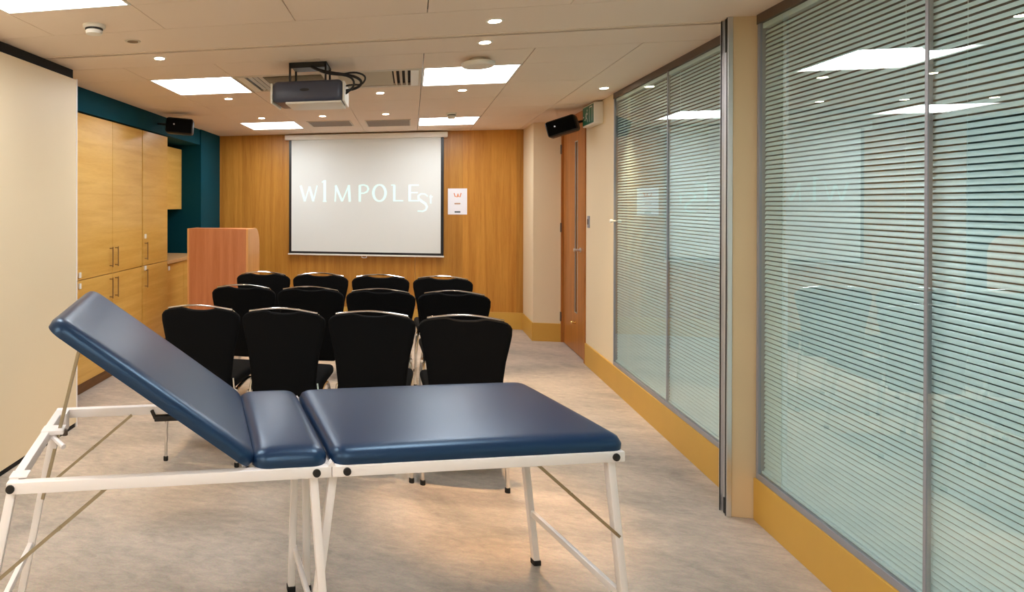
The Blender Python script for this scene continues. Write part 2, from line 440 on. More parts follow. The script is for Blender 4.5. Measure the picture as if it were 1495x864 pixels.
# ------------------------------------------------------------------ cupboards
XC = -2.5
def cab_handle(parent, y, z0, z1):
    h = MB()
    h.tube([(.0, y, z0 + .012), (.03, y, z0 + .012)], .0045, 8); h.tube([(.0, y, z1 - .012), (.03, y, z1 - .012)], .0045, 8)
    h.tube([(.03, y, z0), (.03, y, z1)], .0055, 8)
    return h.build('handle', M['handle'], parent, True)
def cab_lock(parent, y, z):
    return MB().box(0, .012, y - .017, y + .017, z - .022, z + .022, .004).build('lock', M['white'], parent, True)
def cupboard(y0, y1, label, doors, locks):
    t = thing('tall_cupboard', label, 'cupboard', (XC, y0, 0), 0, 'tall wooden cupboards along the teal wall')
    W = y1 - y0
    MB().box(-.58, -.022, .001, W - .001, .1, 2.205).build('body', M['cab_wood'], t)
    MB().box(-.58, -.05, .001, W - .001, 0, .1).build('plinth', M['cab_dark'], t)
    for (a, b, side) in doors:
        for (z0, z1, up) in ((.105, .905, 0), (.912, 2.203, 1)):
            d = MB().box(-.02, 0, a - y0 + .0025, b - y0 - .0025, z0, z1, .001).build('door', M['cab_wood'], t)
            hy = (b - y0 - .05) if side > 0 else (a - y0 + .05)
            if up: cab_handle(d, hy, .965, 1.135)
            else: cab_handle(d, hy, .70, .875)
            for (ly, lz) in locks:
                if a < ly < b and z0 < lz < z1: cab_lock(d, ly - y0, lz)
    return t
cupboard(3.16, 4.362, 'tall wooden cupboard tucked behind the end of the cream partition', [(3.16, 3.76, 1), (3.76, 4.362, -1)], [])
cupboard(4.365, 5.575, 'two-door-wide tall wooden cupboard with paired handles right beside the cream partition', [(4.365, 4.968, 1), (4.968, 5.575, -1)], [(4.415, .95), (4.415, .865)])
cupboard(5.59, 6.215, 'single-door-wide tall wooden cupboard with white locks beside the worktop', [(5.59, 6.215, -1)], [(5.64, 1.19), (5.64, .885)])
MB_f = MB().box(-2.58, XC - .012, 5.577, 5.588, .0, 2.20)
tag(MB_f.build('filler_strip', M['cab_dark']), 'thin dark filler strip between the two visible tall cupboards', 'filler strip')

bc = thing('base_cupboard', 'low wooden base cupboard under the worktop behind the lectern', 'cupboard', (XC, 6.22, 0))
MB().box(-.58, -.03, 0, .995, .1, .865).build('body', M['cab_wood'], bc)
MB().box(-.58, -.06, 0, .995, 0, .1).build('plinth', M['cab_dark'], bc)
for (a, b) in ((.003, .495), (.5, .992)):
    d = MB().box(-.03, -.01, a, b, .105, .86, .001).build('door', M['cab_wood'], bc)
    if a < .1: cab_lock(d, .05, .82).location.x = -.01
wt = MB().box(XL + .002, XC + .015, 6.218, 7.215, .868, .905, .004).build('worktop', M['worktop'])
tag(wt, 'pale laminate worktop behind the lectern in the teal kitchen recess', 'worktop')
wc = thing('wall_cupboard', 'small wooden wall cupboard hanging high in the teal recess', 'cupboard', (-2.72, 6.22, 1.44))
MB().box(-.395, -.02, .003, .99, .001, .72).build('body', M['cab_wood'], wc)
MB().box(-.02, 0, .004, .495, 0, .72, .001).build('door', M['cab_wood'], wc)
MB().box(-.02, 0, .5, .99, 0, .72, .001).build('door', M['cab_wood'], wc)

# ------------------------------------------------------------------ lectern
lc = thing('lectern', 'tall orange-brown wooden lectern with plain back panel, standing before the teal recess', 'lectern', (-2.2, 6.05, 0))
LW = .62; LH = 1.252
MB().box(.0, LW - .022, 0, .018, .0, LH - .018, .001).build('front_panel', M['lectern_wood'], lc)
def side_poly():
    p = [(0, 0), (.47, 0), (.47, LH - .17)]
    for i in range(1, 9):
        a = PI / 2 * i / 8; p.append((.29 + .18 * math.cos(a), LH - .17 + .17 * math.sin(a)))
    p.append((0, LH)); return p
MB().prism(side_poly(), LW - .022, LW, 'x').build('side_panel', M['lectern_edge'], lc)
MB().prism(side_poly(), .0, -.02, 'x').build('side_panel', M['lectern_edge'], lc)
MB().box(.0, LW - .022, 0, .26, LH - .018, LH, .001).build('top_shelf', M['lectern_wood'], lc)
MB().box(.0, LW - .022, .018, .36, .93, .948).build('reading_shelf', M['lectern_wood'], lc)
MB().box(.0, LW - .022, .018, .36, .45, .468).build('shelf', M['lectern_wood'], lc)

# ------------------------------------------------------------------ projection screen
ps = thing('projection_screen', 'white pull-down projection screen with black borders on the timber back wall', 'screen', (-.57, YB - .05, .86))
MB().box(-1.008, 1.006, -.05, .048, 1.46, 1.522, .006).build('case', M['white'], ps, True)
MB().box(-.96, .962, -.003, .001, .012, 1.47).build('border', M['black'], ps)
fab = MB().box(-.928, .927, -.0045, -.0025, .04, 1.465).build('projection_surface', M['screen_white'], ps)
MB().box(-.972, .968, -.014, .012, -.008, .012, .004).build('bottom_bar', M['white'], ps, True)
MB().tube([(-.03, -.003, -.006), (-.03, -.003, -.03), (.03, -.003, -.03), (.03, -.003, -.006)], .004, 8, True, 1).build('pull_tab', M['white'], ps, True)
# lettering thrown on it
def stroke(mb, pts, w, y):
    """flat ribbon in the xz plane; pts (x, z), w width or list"""
    n = len(pts); l = []; r = []
    for i in range(n):
        a = Vector(pts[max(i - 1, 0)]); b = Vector(pts[min(i + 1, n - 1)]); t = (b - a).normalized(); nn = Vector((-t.y, t.x))
        ww = w[i] if isinstance(w, (list, tuple)) else w
        p = Vector(pts[i]); l.append(p + nn * ww / 2); r.append(p - nn * ww / 2)
    for i in range(n - 1):
        q = [(l[i], y), (l[i + 1], y), (r[i + 1], y), (r[i], y)]
        mb.bm.faces.new([mb.bm.verts.new((v.x, yy, v.y)) for v, yy in q])
def zx(p): return (-1.388 + (p[0] - 64) * .00121 + .57, 1.73 - (p[1] - 157) * .00124 - .86)
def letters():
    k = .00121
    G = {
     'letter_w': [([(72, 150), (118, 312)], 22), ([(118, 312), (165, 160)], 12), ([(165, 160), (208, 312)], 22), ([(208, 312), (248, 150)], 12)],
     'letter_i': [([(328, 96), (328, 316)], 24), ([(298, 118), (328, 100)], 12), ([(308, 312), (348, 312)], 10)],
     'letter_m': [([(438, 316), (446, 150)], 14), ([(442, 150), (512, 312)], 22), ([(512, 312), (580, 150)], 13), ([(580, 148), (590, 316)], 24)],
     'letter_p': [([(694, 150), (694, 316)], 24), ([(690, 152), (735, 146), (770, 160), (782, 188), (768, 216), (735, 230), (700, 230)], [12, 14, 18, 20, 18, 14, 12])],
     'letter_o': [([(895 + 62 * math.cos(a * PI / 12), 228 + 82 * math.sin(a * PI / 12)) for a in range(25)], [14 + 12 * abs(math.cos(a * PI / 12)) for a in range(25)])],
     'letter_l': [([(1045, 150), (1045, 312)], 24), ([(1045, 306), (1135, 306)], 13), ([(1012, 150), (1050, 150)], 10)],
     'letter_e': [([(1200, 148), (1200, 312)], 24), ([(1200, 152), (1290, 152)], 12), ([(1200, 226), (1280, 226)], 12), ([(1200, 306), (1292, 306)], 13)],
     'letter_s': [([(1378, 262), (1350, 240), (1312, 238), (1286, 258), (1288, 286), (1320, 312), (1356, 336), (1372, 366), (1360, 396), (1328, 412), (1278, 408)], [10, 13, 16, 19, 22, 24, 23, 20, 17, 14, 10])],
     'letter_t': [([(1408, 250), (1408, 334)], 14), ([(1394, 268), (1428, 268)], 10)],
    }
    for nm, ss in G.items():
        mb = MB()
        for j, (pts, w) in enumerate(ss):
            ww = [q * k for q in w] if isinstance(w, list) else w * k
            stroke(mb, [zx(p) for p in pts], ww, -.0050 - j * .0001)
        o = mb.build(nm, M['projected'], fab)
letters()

# notice on the wall
nt_ = thing('paper_notice', 'white paper notice with orange print taped beside the projection screen', 'notice', (.558, YB, 1.377))
MB().box(-.113, .113, -.002, 0, 0, .318).build('sheet', M['paper'], nt_)
a = MB()
stroke(a, [(-.04, .262), (-.03, .222), (-.005, .215), (.008, .25)], .012, -.0024); stroke(a, [(.004, .255), (.01, .22), (.03, .215), (.042, .262)], .012, -.0025)
a.build('orange_print', M['orange_ink'], nt_)
MB().box(-.036, .034, -.0024, -.002, .124, .140).build('brown_print', M['brown_ink'], nt_)
MB().box(-.034, .034, -.0024, -.002, .022, .040).build('dark_print', M['dark_ink'], nt_)

# ------------------------------------------------------------------ ceiling fittings
where = {0: 'nearest, at the top edge above the cream partition', 1: 'near, over the treatment couch', 2: 'behind the viewer above the partition', 3: 'behind the viewer over the floor',
         4: 'rearmost above the partition', 5: 'rearmost over the floor', 6: 'left of the projector', 7: 'right of the projector behind the round white disc',
         8: 'nearest the back wall above the lectern', 9: 'nearest the back wall above the right end of the screen'}
for i, (x0, x1, y0, y1) in enumerate(LIGHTS):
    t = thing('ceiling_light_panel', 'square glowing ceiling light panel ' + where[i], 'ceiling light', ((x0 + x1) / 2, (y0 + y1) / 2, H), 0, 'square ceiling light panels')
    a, b = (x1 - x0) / 2 - .003, (y1 - y0) / 2 - .003
    f = MB(); w = .012
    f.box(-a, a, -b, -b + w, -.002, .03); f.box(-a, a, b - w, b, -.002, .03); f.box(-a, -a + w, -b + w, b - w, -.002, .03); f.box(a - w, a, -b + w, b - w, -.002, .03)
    f.build('frame', M['white'], t)
    MB().box(-a + w, a - w, -b + w, b - w, .008, .02).build('diffuser', M['panel_light'], t)

DOWN = [(.40, 3.236, 'in the plain band, second nearest of the right-hand file'), (.40, 3.65, 'just beyond the partition track, right of the projector'),
        (-1.515, 3.635, 'just beyond the partition track, left of the projector'), (-1.52, 5.15, 'behind the left light panel'),
        (.394, 5.14, 'just behind the right light panel'), (-.243, 5.13, 'in the middle bay beyond the slotted vent'), (-.246, 6.34, 'before the right-hand return grille'),
        (-.88, 6.36, 'before the left-hand return grille'), (-1.523, 6.38, 'before the far left light panel'), (1.455, 5.27, 'over the aisle beside the glazing and exit sign'),
        (.40, 1.3, 'over the foot end of the couch, behind the viewer'), (-1.515, 1.3, 'over the head end of the couch, behind the viewer'), (.40, -.9, 'rear right, behind the viewer'), (-1.515, -.9, 'rear left, behind the viewer')]
for i, (x, y, wl) in enumerate(DOWN):
    t = thing('downlight', 'small warm recessed downlight ' + wl, 'downlight', (x, y, H), 0, 'lit recessed downlights')
    r = MB(); r.lathe([(.030, -.001), (.031, -.004), (.042, -.003), (.044, .001)], (0, 0, 0), 'z', 24)
    r.build('trim_ring', M['white'], t, True)
    MB().lathe([(.0295, -.0052), (.0295, -.0015)], (0, 0, 0), 'z', 20).build('lamp', M['down_glow'], t)
    l = bpy.data.lights.new('spot_beam', 'SPOT'); l.energy = 42; l.color = (1, .72, .42); l.spot_size = math.radians(52); l.spot_blend = .9; l.shadow_soft_size = .03
    lo = bpy.data.objects.new('spot_beam', l); C.objects.link(lo); lo.parent = t; lo.location = (0, 0, -.02)
    if y < 2: l.energy = 26
    if i == 9: l.energy = 70
    if i == 0: l.energy = 100; l.color = (1, .58, .28); l.spot_size = math.radians(36)
t = thing('unlit_downlight', 'dark unlit recessed downlight near the round smoke detector', 'downlight', (-1.504, 3.23, H))
MB().lathe([(.030, -.001), (.031, -.004), (.042, -.003), (.044, .001)], (0, 0, 0), 'z', 24).build('trim_ring', M['vent'], t, True)
MB().lathe([(.029, -.0045), (.029, -.0015)], (0, 0, 0), 'z', 20).build('lamp', M['vent_dark'], t)

def detector(x, y, label, r=.055, d=.045):
    t = thing('smoke_detector', label, 'smoke detector', (x, y, H))
    MB().lathe([(r, .001), (r, -.012), (r * .85, -.018)], (0, 0, 0), 'z', 28).build('base', M['white'], t, True)
    MB().lathe([(r * .8, -.016), (r * .8, -.024), (r * .62, -.026)], (0, 0, 0), 'z', 28).build('vent_slots', M['black'], t, True)
    MB().lathe([(r * .60, -.02), (r * .78, -.03), (r * .7, -d), (r * .3, -d - .004)], (0, 0, 0), 'z', 28).build('cap', M['white'], t, True)
detector(-1.56, 2.90, 'round white smoke detector with dark slots near the closest light panel')
detector(.39, 6.42, 'small smoke detector in front of the far right light panel', .05, .055)
t = thing('ceiling_disc', 'flat round white disc hanging under the ceiling before the right-hand light panel', 'ceiling disc', (.405, 4.06, H))
MB().lathe([(.05, .001), (.05, -.02)], (0, 0, 0), 'z', 24).build('neck', M['vent'], t, True)
MB().lathe([(.085, -.02), (.1, -.026), (.1, -.04), (.09, -.05), (.04, -.054)], (0, 0, 0), 'z', 36).build('disc', M['white'], t, True)

# slotted vents either side of the projector
def slot_vent(x0, x1, y0, y1, white_left, label):
    t = thing('slotted_vent', label, 'air vent', ((x0 + x1) / 2, (y0 + y1) / 2, H), 0, 'slotted air vents by the projector')
    a, b = (x1 - x0) / 2 - .003, (y1 - y0) / 2 - .003
    f = MB(); f.box(-a, a, -b, -b + .05, 0, .018); f.box(-a, a, b - .06, b, 0, .018)
    f.box(-a, -a + .05, -b + .05, b - .06, 0, .018); f.box(a - .06, a, -b + .05, b - .06, 0, .018)
    f.build('frame', M['vent'], t)
    s = MB(); yy = -b + .07
    while yy < b - .09:
        s.bar((-a + .05, yy, .006), (a - .2, yy, .006), .03, .003, (0, .6, 1)); yy += .045
    xx = a - .18
    while xx < a - .07:
        s.bar((xx, -b + .05, .006), (xx, b - .06, .006), .022, .003, (.7, 0, 1)); xx += .038
    s.build('louvres', M['vent'], t)
    MB().box(-a + .05, a - .06, -b + .05, b - .06, .03, .034).build('duct', M['dark_gap'], t)
    MB().box(a - .075, a - .02, -b + .04, b - .05, -.004, .0, .001).build('end_strip', M['white'], t)
    if white_left: t.rotation_euler = (0, 0, PI)
slot_vent(*VENTS[1], False, 'slotted ceiling air vent between the projector and the right light panel')
slot_vent(*VENTS[0], True, 'slotted ceiling air vent mostly hidden behind the projector')
def grille(x0, x1, y0, y1, label):
    t = thing('return_grille', label, 'air grille', ((x0 + x1) / 2, (y0 + y1) / 2, H), 0, 'brown perforated return grilles')
    a, b = (x1 - x0) / 2, (y1 - y0) / 2
    MB().box(-a, a, -b, b, -.004, .0).build('perforated_plate', M['vent_dark'], t)
    f = MB(); w = .012
    f.box(-a - w, a + w, -b - w, -b, -.006, 0); f.box(-a - w, a + w, b, b + w, -.006, 0); f.box(-a - w, -a, -b, b, -.006, 0); f.box(a, a + w, -b, b, -.006, 0)
    f.build('rim', M['vent'], t)
grille(-1.10, -.65, 6.76, 7.2, 'brown perforated ceiling grille nearer the lectern, beside the far left light panel')
grille(-.475, -.015, 6.8, 7.3, 'brown perforated ceiling grille over the screen, beside the far right light panel')

# ------------------------------------------------------------------ projector
pj = thing('projector', 'dark slate projector hanging from a black ceiling bracket facing the screen', 'projector', (-.64, 3.9, H))
def rbox(name, m, parent, x0, x1, y0, y1, z0, z1, bev, seg=4): return MB().box(x0, x1, y0, y1, z0, z1, bev, seg).build(name, m, parent, True, 50)
rbox('body', M['projector_grey'], pj, -.222, .222, 0, .30, -.254, -.118, .03)
rbox('base_plate', M['white'], pj, -.14, .215, .015, .30, -.264, -.250, .004)
rbox('side_cover', M['white'], pj, .222, .236, .01, .29, -.258, -.13, .006)
rbox('side_cover', M['white'], pj, -.236, -.222, .01, .29, -.258, -.13, .006)
MB().lathe([(.045, .295), (.045, .33), (.036, .335)], (.11, 0, -.19), 'y', 20).build('lens', M['black'], pj, True)
MB().lathe([(.034, -.004), (.034, .004)], (0, 0, 0), 'y', 20).build('badge', M['black'], pj, True).location = (-.015, -.0, -.180)
for o_ in pj.children:
    if o_.name.startswith('badge'): o_.scale = (.9, .6, .28)
mt = MB()
mt.box(-.12, .12, .03, .27, -.012, .0); mt.box(-.12, .12, .03, .045, -.035, -.01, .002)
mt.box(-.12, -.108, .03, .045, -.122, -.01); mt.box(.108, .12, .03, .045, -.122, -.01); mt.box(-.12, -.108, .24, .255, -.122, -.01); mt.box(.108, .12, .24, .255, -.122, -.01)
mt.build('ceiling_bracket', M['black'], pj)
ca = MB()
ca.tube([(.0, .05, -.01), (.05, .02, -.05), (.14, .02, -.075), (.24, .05, -.085), (.31, .08, -.10), (.34, .1, -.13), (.31, .1, -.165), (.22, .1, -.18)], .009, 8, True, 2)
ca.tube([(.02, .05, -.012), (.08, .03, -.06), (.2, .03, -.09), (.30, .05, -.07), (.37, .06, -.10), (.34, .08, -.15), (.28, .1, -.14), (.22, .1, -.15)], .006, 8, True, 2)
ca.tube([(.0, .06, -.01), (.06, .01, -.055), (.13, .01, -.085), (.27, .04, -.095), (.30, .06, -.15), (.24, .08, -.20), (.22, .1, -.2)], .007, 8, True, 2)
ca.build('cable_bundle', M['black'], pj, True)

# ------------------------------------------------------------------ wall speakers
def speaker(loc, rot, label, bracket):
    t = thing('wall_speaker', label, 'speaker', loc, 0, 'black loudspeakers high on the side walls')
    b = MB().box(-.135, .135, -.075, .075, -.078, .078, .028, 4).build('cabinet', M['black'], t, True, 60); b.rotation_euler = rot
    gm = MB().box(-.122, .122, -.079, -.072, -.065, .065, .003).build('grille', M['fabric'], b)
    MB().lathe([(.007, -.083), (.007, -.079)], (-.05, 0, .01), 'y', 12).build('badge', M['alu'], b, True)
    MB().tube(bracket, .011, 8, True, 1).build('bracket', M['black'], t, True)
speaker((-2.235, 5.88, 2.268), (0, math.radians(5), math.radians(14)), 'black loudspeaker mounted above the cupboards on the teal bulkhead', [(-.06, .04, 0), (-.16, .05, .03), (-.255, .05, .04)])
speaker((1.395, 6.36, 2.235), (0, math.radians(-15), math.radians(-24)), 'black loudspeaker tilted beside the green exit sign', [(.07, .05, .02), (.15, .09, .05), (.218, .10, .06)])

# exit sign
ex = thing('exit_sign', 'boxed green and white running-person exit sign high on the cream wall', 'exit sign', (XR, 5.86, 2.20))
rbox('housing', M['sign_white'], ex, -.075, 0, 0, .36, 0, .185, .006, 2)
MB().box(-.0775, -.075, .012, .348, .012, .173).build('green_panel', M['green_sign'], ex)
pg = MB()   # running person, arrow, doorway (drawn in the y-z plane, x just proud of the panel)
def sp(pts, w):
    n = len(pts)
    for i in range(n - 1):
        a = Vector((pts[i][0], pts[i][1])); b = Vector((pts[i + 1][0], pts[i + 1][1])); t = (b - a).normalized(); q = Vector((-t.y, t.x)) * w / 2
        c = [a - t * w * .2 + q, b + t * w * .2 + q, b + t * w * .2 - q, a - t * w * .2 - q]
        vs0 = [pg.bm.verts.new((-.0784, v.x, v.y)) for v in c]; pg.bm.faces.new(vs0)
sp([(.215, .118), (.235, .082)], .020); sp([(.235, .082), (.205, .062), (.190, .035)], .011); sp([(.235, .082), (.262, .06), (.285, .06)], .011)
sp([(.215, .115), (.190, .10), (.178, .115)], .008); sp([(.218, .115), (.25, .108), (.26, .09)], .008)
pg.build('running_figure', M['sign_white'], ex)
pg = MB(); pg.lathe([(.011, -.0786), (.011, -.0776)], (0, .204, .138), 'x', 12); pg.build('figure_head', M['sign_white'], ex)
pg = MB()
sp([(.05, .03), (.05, .155), (.13, .155), (.13, .03)], .010); pg.build('doorway', M['sign_white'], ex); pg = MB(); sp([(.305, .09), (.335, .09)], .012)
pg.build('arrow', M['sign_white'], ex)

# ------------------------------------------------------------------ treatment couch
AX, AY, ANG = -1.112, 1.563, math.radians(19.37)
cz = .70
tc = thing('treatment_couch', 'folding treatment couch with navy vinyl pads and white metal frame, backrest raised', 'treatment couch', (AX, AY, 0), ANG)
Lm, Le, Wd = .936, 1.889, .665
rt, rb = .714, .680
def rail(x0, x1, y0, y1): return MB().box(x0, x1, y0, y1, rb, rt, .004).build('frame_rail', M['white_metal'], tc, True)
for (a, b) in ((0, Lm - .001), (Lm + .001, Le)):
    rail(a, b, 0, .028); rail(a, b, Wd - .028, Wd)
rail(0, .028, .028, Wd - .028); rail(Lm - .029, Lm - .001, .028, Wd - .028); rail(Lm + .001, Lm + .029, .028, Wd - .028); rail(Le - .028, Le, .028, Wd - .028)
# bolt caps on the near face
for l in (.012, .889, .982, 1.857):
    for n_, s_ in ((0, -1), (Wd, 1)):
        MB().lathe([(.0125, 0), (.012, s_ * .004), (.006, s_ * .006)], (l, n_, .697), 'y', 16).build('bolt_cap', M['black'], tc, True)
def leg(x0, x1, yn, ya=None):
    m = MB().bar((x0, yn, rb + .015), (x1, yn, .012), .026, .026, (0, 1, 0), .003)
    lg = m.build('leg', M['white_metal'], tc, True)
    MB().box(x1 - .016, x1 + .016, yn - .016, yn + .016, 0, .022, .003).build('rubber_foot', M['rubber'], lg, True)
    return lg
for yn in (.042, Wd - .05):
    leg(.010, -.125, yn); leg(Le - .03, 1.938, yn)
leg(.884, .938, .042); leg(.958, .868, .070)
leg(.918, .898, Wd - .10); leg(.952, .960, Wd - .10)
# cross stretchers
for (x, z, dy) in ((-.085, .22, 0), (1.916, .22, 0), (.913, .16, .028)):
    MB().box(x - .009, x + .009, .05 + dy, Wd - .06 - dy, z - .012, z + .012, .003).build('stretcher', M['white_metal'], tc, True)
# folding stays
def stay(a, b, y):
    a = Vector((a[0], y, a[1])); b = Vector((b[0], y, b[1])); m = a.lerp(b, .42)
    s = MB(); s.bar(a, m + (b - a).normalized() * .01, .003, .010, (0, 0, 1)); s.bar(m - (b - a).normalized() * .01 + Vector((0, .003, 0)), b + Vector((0, .003, 0)), .003, .010, (0, 0, 1))
    s.lathe([(.006, -.004), (.006, .008)], tuple(m), 'y', 10)
    s.build('folding_stay', M['steel'], tc)
for y in (.026, Wd - .034):
    stay((.285, .685), (-.062, .40), y); stay((1.595, .685), (1.892, .425), y)

def pad(name, a, b, side, r, crown, tf, zb=0.0):
    """upholstered pad: plan half sizes a x b, vertical side, rounded edge r; tf maps local points"""
    bm = bmesh.new(); NX, NY = 44, 30
    def par(n, half):
        out = []
        for i in range(n + 1):
            q = -1 + 2 * i / n; out.append(half * (math.sin(q * PI / 2) * .55 + q * .45))
        return out
    xs, ys = par(NX, a), par(NY, b); R = .05
    G = []
    for x in xs:
        row = []
        for y in ys:
            cx = max(-a + R, min(a - R, x)); cy = max(-b + R, min(b - R, y)); dx, dy = x - cx, y - cy
            ln = math.hypot(dx, dy)
            if ln > 1e-9:
                k = max(abs(dx), abs(dy)) / ln; dx *= k; dy *= k
            px, py = cx + dx, cy + dy; d = R - math.hypot(dx, dy)
            if math.hypot(dx, dy) < 1e-9: d = R
            e = min(1, max(0, d / r)); h = r * .62 * math.sqrt(max(0, 1 - (1 - e) ** 2))
            h += crown * (1 - (x / a) ** 2) ** .6 * (1 - (y / b) ** 2) ** .6
            row.append(bm.verts.new(tf(Vector((px, py, zb + side + h)))))
        G.append(row)
    for i in range(NX):
        for j in range(NY): bm.faces.new((G[i][j], G[i + 1][j], G[i + 1][j + 1], G[i][j + 1]))
    ring = [(i, 0) for i in range(NX)] + [(NX, j) for j in range(NY)] + [(i, NY) for i in range(NX, 0, -1)] + [(0, j) for j in range(NY, 0, -1)]
    low = []
    for (i, j) in ring:
        x, y = xs[i], ys[j]
        cx = max(-a + R, min(a - R, x)); cy = max(-b + R, min(b - R, y)); dx, dy = x - cx, y - cy; ln = math.hypot(dx, dy)
        if ln > 1e-9:
            k = max(abs(dx), abs(dy)) / ln; dx *= k; dy *= k
        low.append(bm.verts.new(tf(Vector((cx + dx * .97, cy + dy * .97, zb)))))
    n = len(ring)
    for q in range(n):
        i, j = ring[q]; i2, j2 = ring[(q + 1) % n]
        bm.faces.new((G[i][j], low[q], low[(q + 1) % n], G[i2][j2]))
    bm.faces.new(low)
    m = MB(); m.bm.free(); m.bm = bm
    return m.build(name, M['vinyl'], tc, True, 70)
Wp = (Wd - .01) / 2
def flat(l0, l1): return lambda p: Vector(((l0 + l1) / 2 + p.x, Wd / 2 + p.y, rt + p.z))
pad('seat_pad', .116, Wp, .014, .048, .014, flat(.695, .930))
pad('leg_pad', (1.903 - .936) / 2, Wp, .016, .045, .012, flat(.936, 1.903))
th = math.radians(36.6); Lb = .732
def backtf(p):
    s = p.x + Lb / 2    # distance from the hinge upwards
    ox, oz = .692, rt - .004
    return Vector((ox - s * math.cos(th) + p.z * math.sin(th), Wd / 2 + p.y, oz + s * math.sin(th) + p.z * math.cos(th)))
pad('backrest_pad', Lb / 2, Wp, .018, .042, .008, backtf)
# board frame beneath the backrest
bf = MB()
for yy in (.14, Wd - .14):
    a = backtf(Vector((-Lb / 2 + .03, yy - Wd / 2, -.012))); b = backtf(Vector((Lb / 2 - .05, yy - Wd / 2, -.012))); bf.bar(a, b, .022, .018, (0, 0, 1))
bf.build('backrest_bearer', M['white_metal'], tc)
# support rod, clamp, catch
rod = MB(); yy = .43
rod.bar((.150, yy, 1.10), (.0, yy, .47), .012, .012, (0, 1, 0), .002)
rod.build('support_rod', M['steel'], tc)
cl = MB(); cl.box(.0, .075, yy - .03, yy + .03, rt - .012, rt + .003, .002); cl.box(.028, .05, yy - .02, yy + .02, rb - .03, rt, .003)
cl.tube([(.04, yy - .02, .69), (.085, yy - .07, .675)], .009, 8)
cl.build('rod_clamp', M['white_metal'], tc, True)
MB().lathe([(.01, 0), (.01, .02), (.004, .022)], (.075, yy, .69), 'z', 10).build('clamp_screw', M['frame_dark'], tc, True)
MB().box(.0, .05, .03, .075, rt, rt + .005, .001).build('corner_plate', M['white_metal'], tc)
MB().box(.028, .05, Wd - .085, Wd - .028, rb - .035, rt, .002).build('corner_plate', M['white_metal'], tc)
ct = MB(); ct.bar((.37, Wd - .02, .665), (.52, Wd - .02, .665), .03, .022, (0, 0, 1), .004); ct.bar((.375, Wd - .02, .665), (.36, Wd - .02, .70), .03, .014, (1, 0, 0), .003)
ct.bar((.5, Wd - .02, .67), (.56, Wd - .05, .80), .02, .014, (1, 0, 0), .003)
ct.build('backrest_catch', M['black'], tc, True)
hn = MB()
for y in (.05, Wd - .05): hn.tube([(.675, y - .02, rt + .006), (.675, y + .02, rt + .006)], .009, 10)
hn.build('backrest_hinge', M['chrome'], tc, True)
for (a, b) in ((.002, .026), (Wd - .026, Wd - .002)):
    MB().prism([(Lm - .014, rt - .002), (Lm + .014, rt - .002), (Lm, rt + .014)], a, b, 'y').build('fold_hinge', M['white_metal'], tc)

